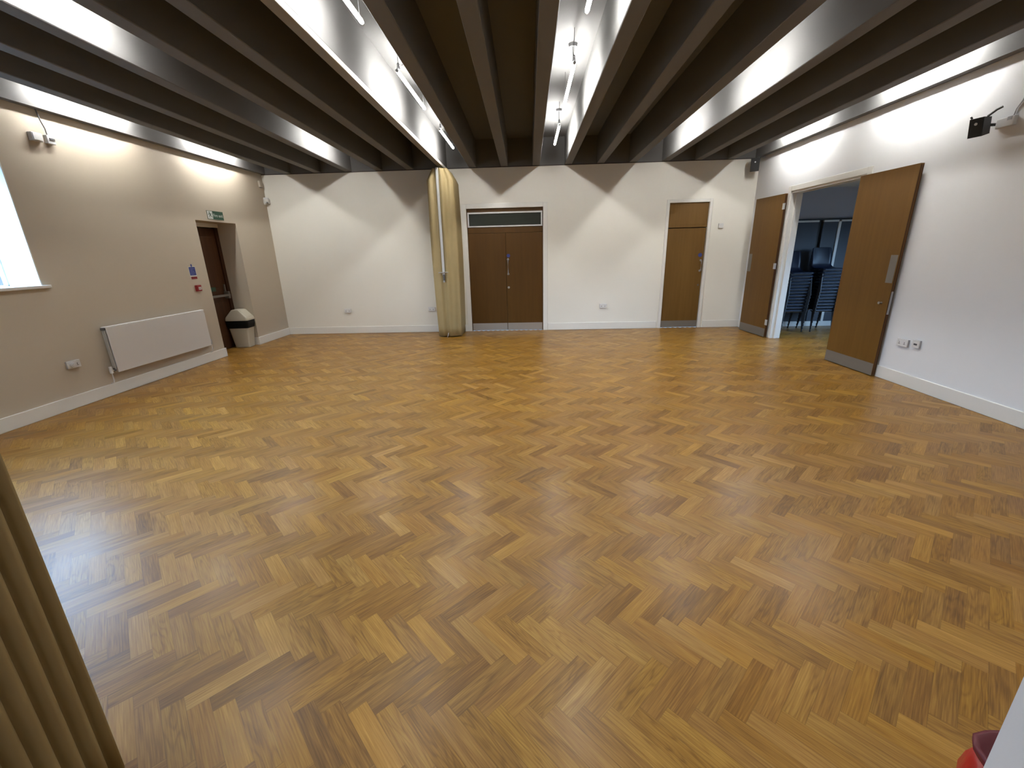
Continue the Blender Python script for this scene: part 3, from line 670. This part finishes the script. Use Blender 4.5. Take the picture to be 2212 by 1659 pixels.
def chair_proto(x, y, z, label):
    r = thing('plastic_chair', label, 'chair', (x, y, z), 'navy plastic chairs stacked in the store room')
    # one-piece shell: profile from front lip to top of back, with width and edge lift at each step
    prof = [(-.215, .400, .200, 0), (-.222, .418, .205, 0), (-.205, .432, .208, 0), (-.12, .428, .208, .004), (0, .420, .206, .010), (.10, .420, .203, .016), (.165, .432, .200, .024), (.200, .462, .194, .020), (.222, .52, .186, .0), (.240, .60, .184, 0), (.262, .70, .186, 0), (.285, .79, .182, 0), (.291, .81, .172, 0), (.294, .818, .150, 0)]
    n = 10; bm = bmesh.new(); rows_ = []
    for (py, pz, hw, lift) in prof:
        row = []
        for i in range(n+1):
            u = -1+2*i/n; back = max(0, min(1, (pz-.46)/.12))
            row.append(bm.verts.new((x+u*hw, y+py-(u*u)*.030*back, z+pz+lift*abs(u)**3)))
        rows_.append(row)
    for a_, b_ in zip(rows_, rows_[1:]):
        for i in range(n): bm.faces.new((a_[i], a_[i+1], b_[i+1], b_[i]))
    bmesh.ops.recalc_face_normals(bm, faces=bm.faces)
    bmesh.ops.solidify(bm, geom=bm.faces[:], thickness=.006)
    obj('seat_shell', bm, M_NAVY, r, smooth=True)
    m = MB().tube([(x-.185, y-.185, z+.395), (x+.185, y-.185, z+.395)], .0105, 8)
    obj('front_rail', m, M_CHROME, r)
    m = MB().tube([(x-.17, y+.12, z+.402), (x+.17, y+.12, z+.402)], .0105, 8)
    obj('rear_rail', m, M_CHROME, r)
    for sx in (-1, 1):
        obj('leg', MB().tube([(x+sx*.170, y-.10, z+.402), (x+sx*.185, y-.165, z+.398), (x+sx*.192, y-.19, z+.37), (x+sx*.205, y-.235, z+.006)], .0115, 8).cyl((x+sx*.205, y-.235, z), (x+sx*.2045, y-.233, z+.03), .014, n=8), M_LEG, r)
        obj('leg', MB().tube([(x+sx*.170, y-.02, z+.402), (x+sx*.185, y+.09, z+.398), (x+sx*.190, y+.115, z+.37), (x+sx*.200, y+.225, z+.006)], .0115, 8).cyl((x+sx*.200, y+.225, z), (x+sx*.2, y+.222, z+.03), .014, n=8), M_LEG, r)
    return r
ORD = ['lowest', 'second from the floor', 'third from the floor', 'fourth from the floor', 'fifth from the floor', 'sixth from the floor', 'seventh from the floor', 'eighth from the floor', 'ninth from the floor', 'tenth from the floor', 'eleventh from the floor', 'twelfth from the floor', 'thirteenth from the floor', 'topmost']
first = None
for cx, n, where in ((10.625, 13, 'in the stack by the white door lining'), (11.20, 14, 'in the taller stack by the large oak leaf')):
    for k in range(n):
        lab = 'navy chair, ' + (ORD[k] if k < n-1 else 'topmost') + ' ' + where
        loc = (cx, 8.83-.0068*k, .06*k)
        if first is None: first = chair_proto(*loc, lab)
        else: dup(first, loc, lab)

# ------------------------------------------------------------------ daylight and camera
wd_ = bpy.data.worlds.new('daylight'); bpy.context.scene.world = wd_; wd_.use_nodes = True
N = wd_.node_tree.nodes; L = wd_.node_tree.links; bg = N['Background']
tc = N.new('ShaderNodeTexCoord'); sp = N.new('ShaderNodeSeparateXYZ'); L.new(tc.outputs['Generated'], sp.inputs[0])
rp = N.new('ShaderNodeValToRGB'); rp.color_ramp.elements[0].position = .508; rp.color_ramp.elements[0].color = (.015, .021, .028, 1)
rp.color_ramp.elements[1].position = .60; rp.color_ramp.elements[1].color = (.44, .70, 1.0, 1)
mr = N.new('ShaderNodeMapRange'); mr.inputs['From Min'].default_value = -1; mr.inputs['From Max'].default_value = 1; L.new(sp.outputs[2], mr.inputs['Value'])
L.new(mr.outputs['Result'], rp.inputs['Fac']); L.new(rp.outputs['Color'], bg.inputs['Color']); bg.inputs['Strength'].default_value = 29.0
def portal(name, loc, rot, sx, sy):
    l = bpy.data.lights.new(name, 'AREA'); l.shape = 'RECTANGLE'; l.size = sx; l.size_y = sy; l.cycles.is_portal = True
    o = bpy.data.objects.new(name, l); C.objects.link(o); o.location = loc; o.rotation_euler = rot
portal('window_portal', (-.44, (WY0+WY1)/2, (WZ0+WZ1)/2), (0, -PI/2, 0), WZ1-WZ0, WY1-WY0)
portal('window_portal', (-.44, (VY0+VY1)/2, (WZ0+WZ1)/2), (0, -PI/2, 0), WZ1-WZ0, VY1-VY0)
portal('window_portal', (13.12, 6.15, 1.65), (0, PI/2, 0), 1.3, 2.5)
ll = bpy.data.lights.new('lobby_fill', 'AREA'); ll.size = .6; ll.energy = 45; ll.color = (.86, .92, 1)  # unseen fill light, added to brighten the near wall end
lo = bpy.data.objects.new('lobby_fill', ll); C.objects.link(lo); lo.location = (4.4, -1.4, 2.65)

cam = bpy.data.cameras.new('camera'); co = bpy.data.objects.new('camera', cam); C.objects.link(co)
yaw, pitch, roll = .04481635, -.30085086, .02494008
Rz = Matrix.Rotation(yaw, 3, 'Z'); Rx = Matrix.Rotation(pitch, 3, 'X'); Ry = Matrix.Rotation(roll, 3, 'Y')
R = Rz @ Rx @ Ry
X, Yv, Z = R.col[0], R.col[1], R.col[2]
M = Matrix(((X.x, Z.x, -Yv.x, 5.423), (X.y, Z.y, -Yv.y, 0.0), (X.z, Z.z, -Yv.z, 1.652), (0, 0, 0, 1)))
co.matrix_world = M
cam.sensor_fit = 'HORIZONTAL'; cam.sensor_width = 36.0; cam.lens = 916.78866/2212*36.0; cam.clip_start = .02
sc = bpy.context.scene; sc.camera = co
sc.view_settings.view_transform = 'Standard'; sc.view_settings.look = 'None'; sc.view_settings.gamma = 1.0
sc.view_settings.use_curve_mapping = False; sc.view_settings.exposure = 0.0
sc.cycles.max_bounces = 8; sc.cycles.diffuse_bounces = 6; sc.cycles.glossy_bounces = 3; sc.cycles.transmission_bounces = 4; sc.cycles.transparent_max_bounces = 6
sc.cycles.sample_clamp_indirect = 6.0; sc.cycles.caustics_reflective = False; sc.cycles.caustics_refractive = False
sc.cycles.use_denoising = True; sc.cycles.use_adaptive_sampling = True; sc.cycles.adaptive_threshold = .015
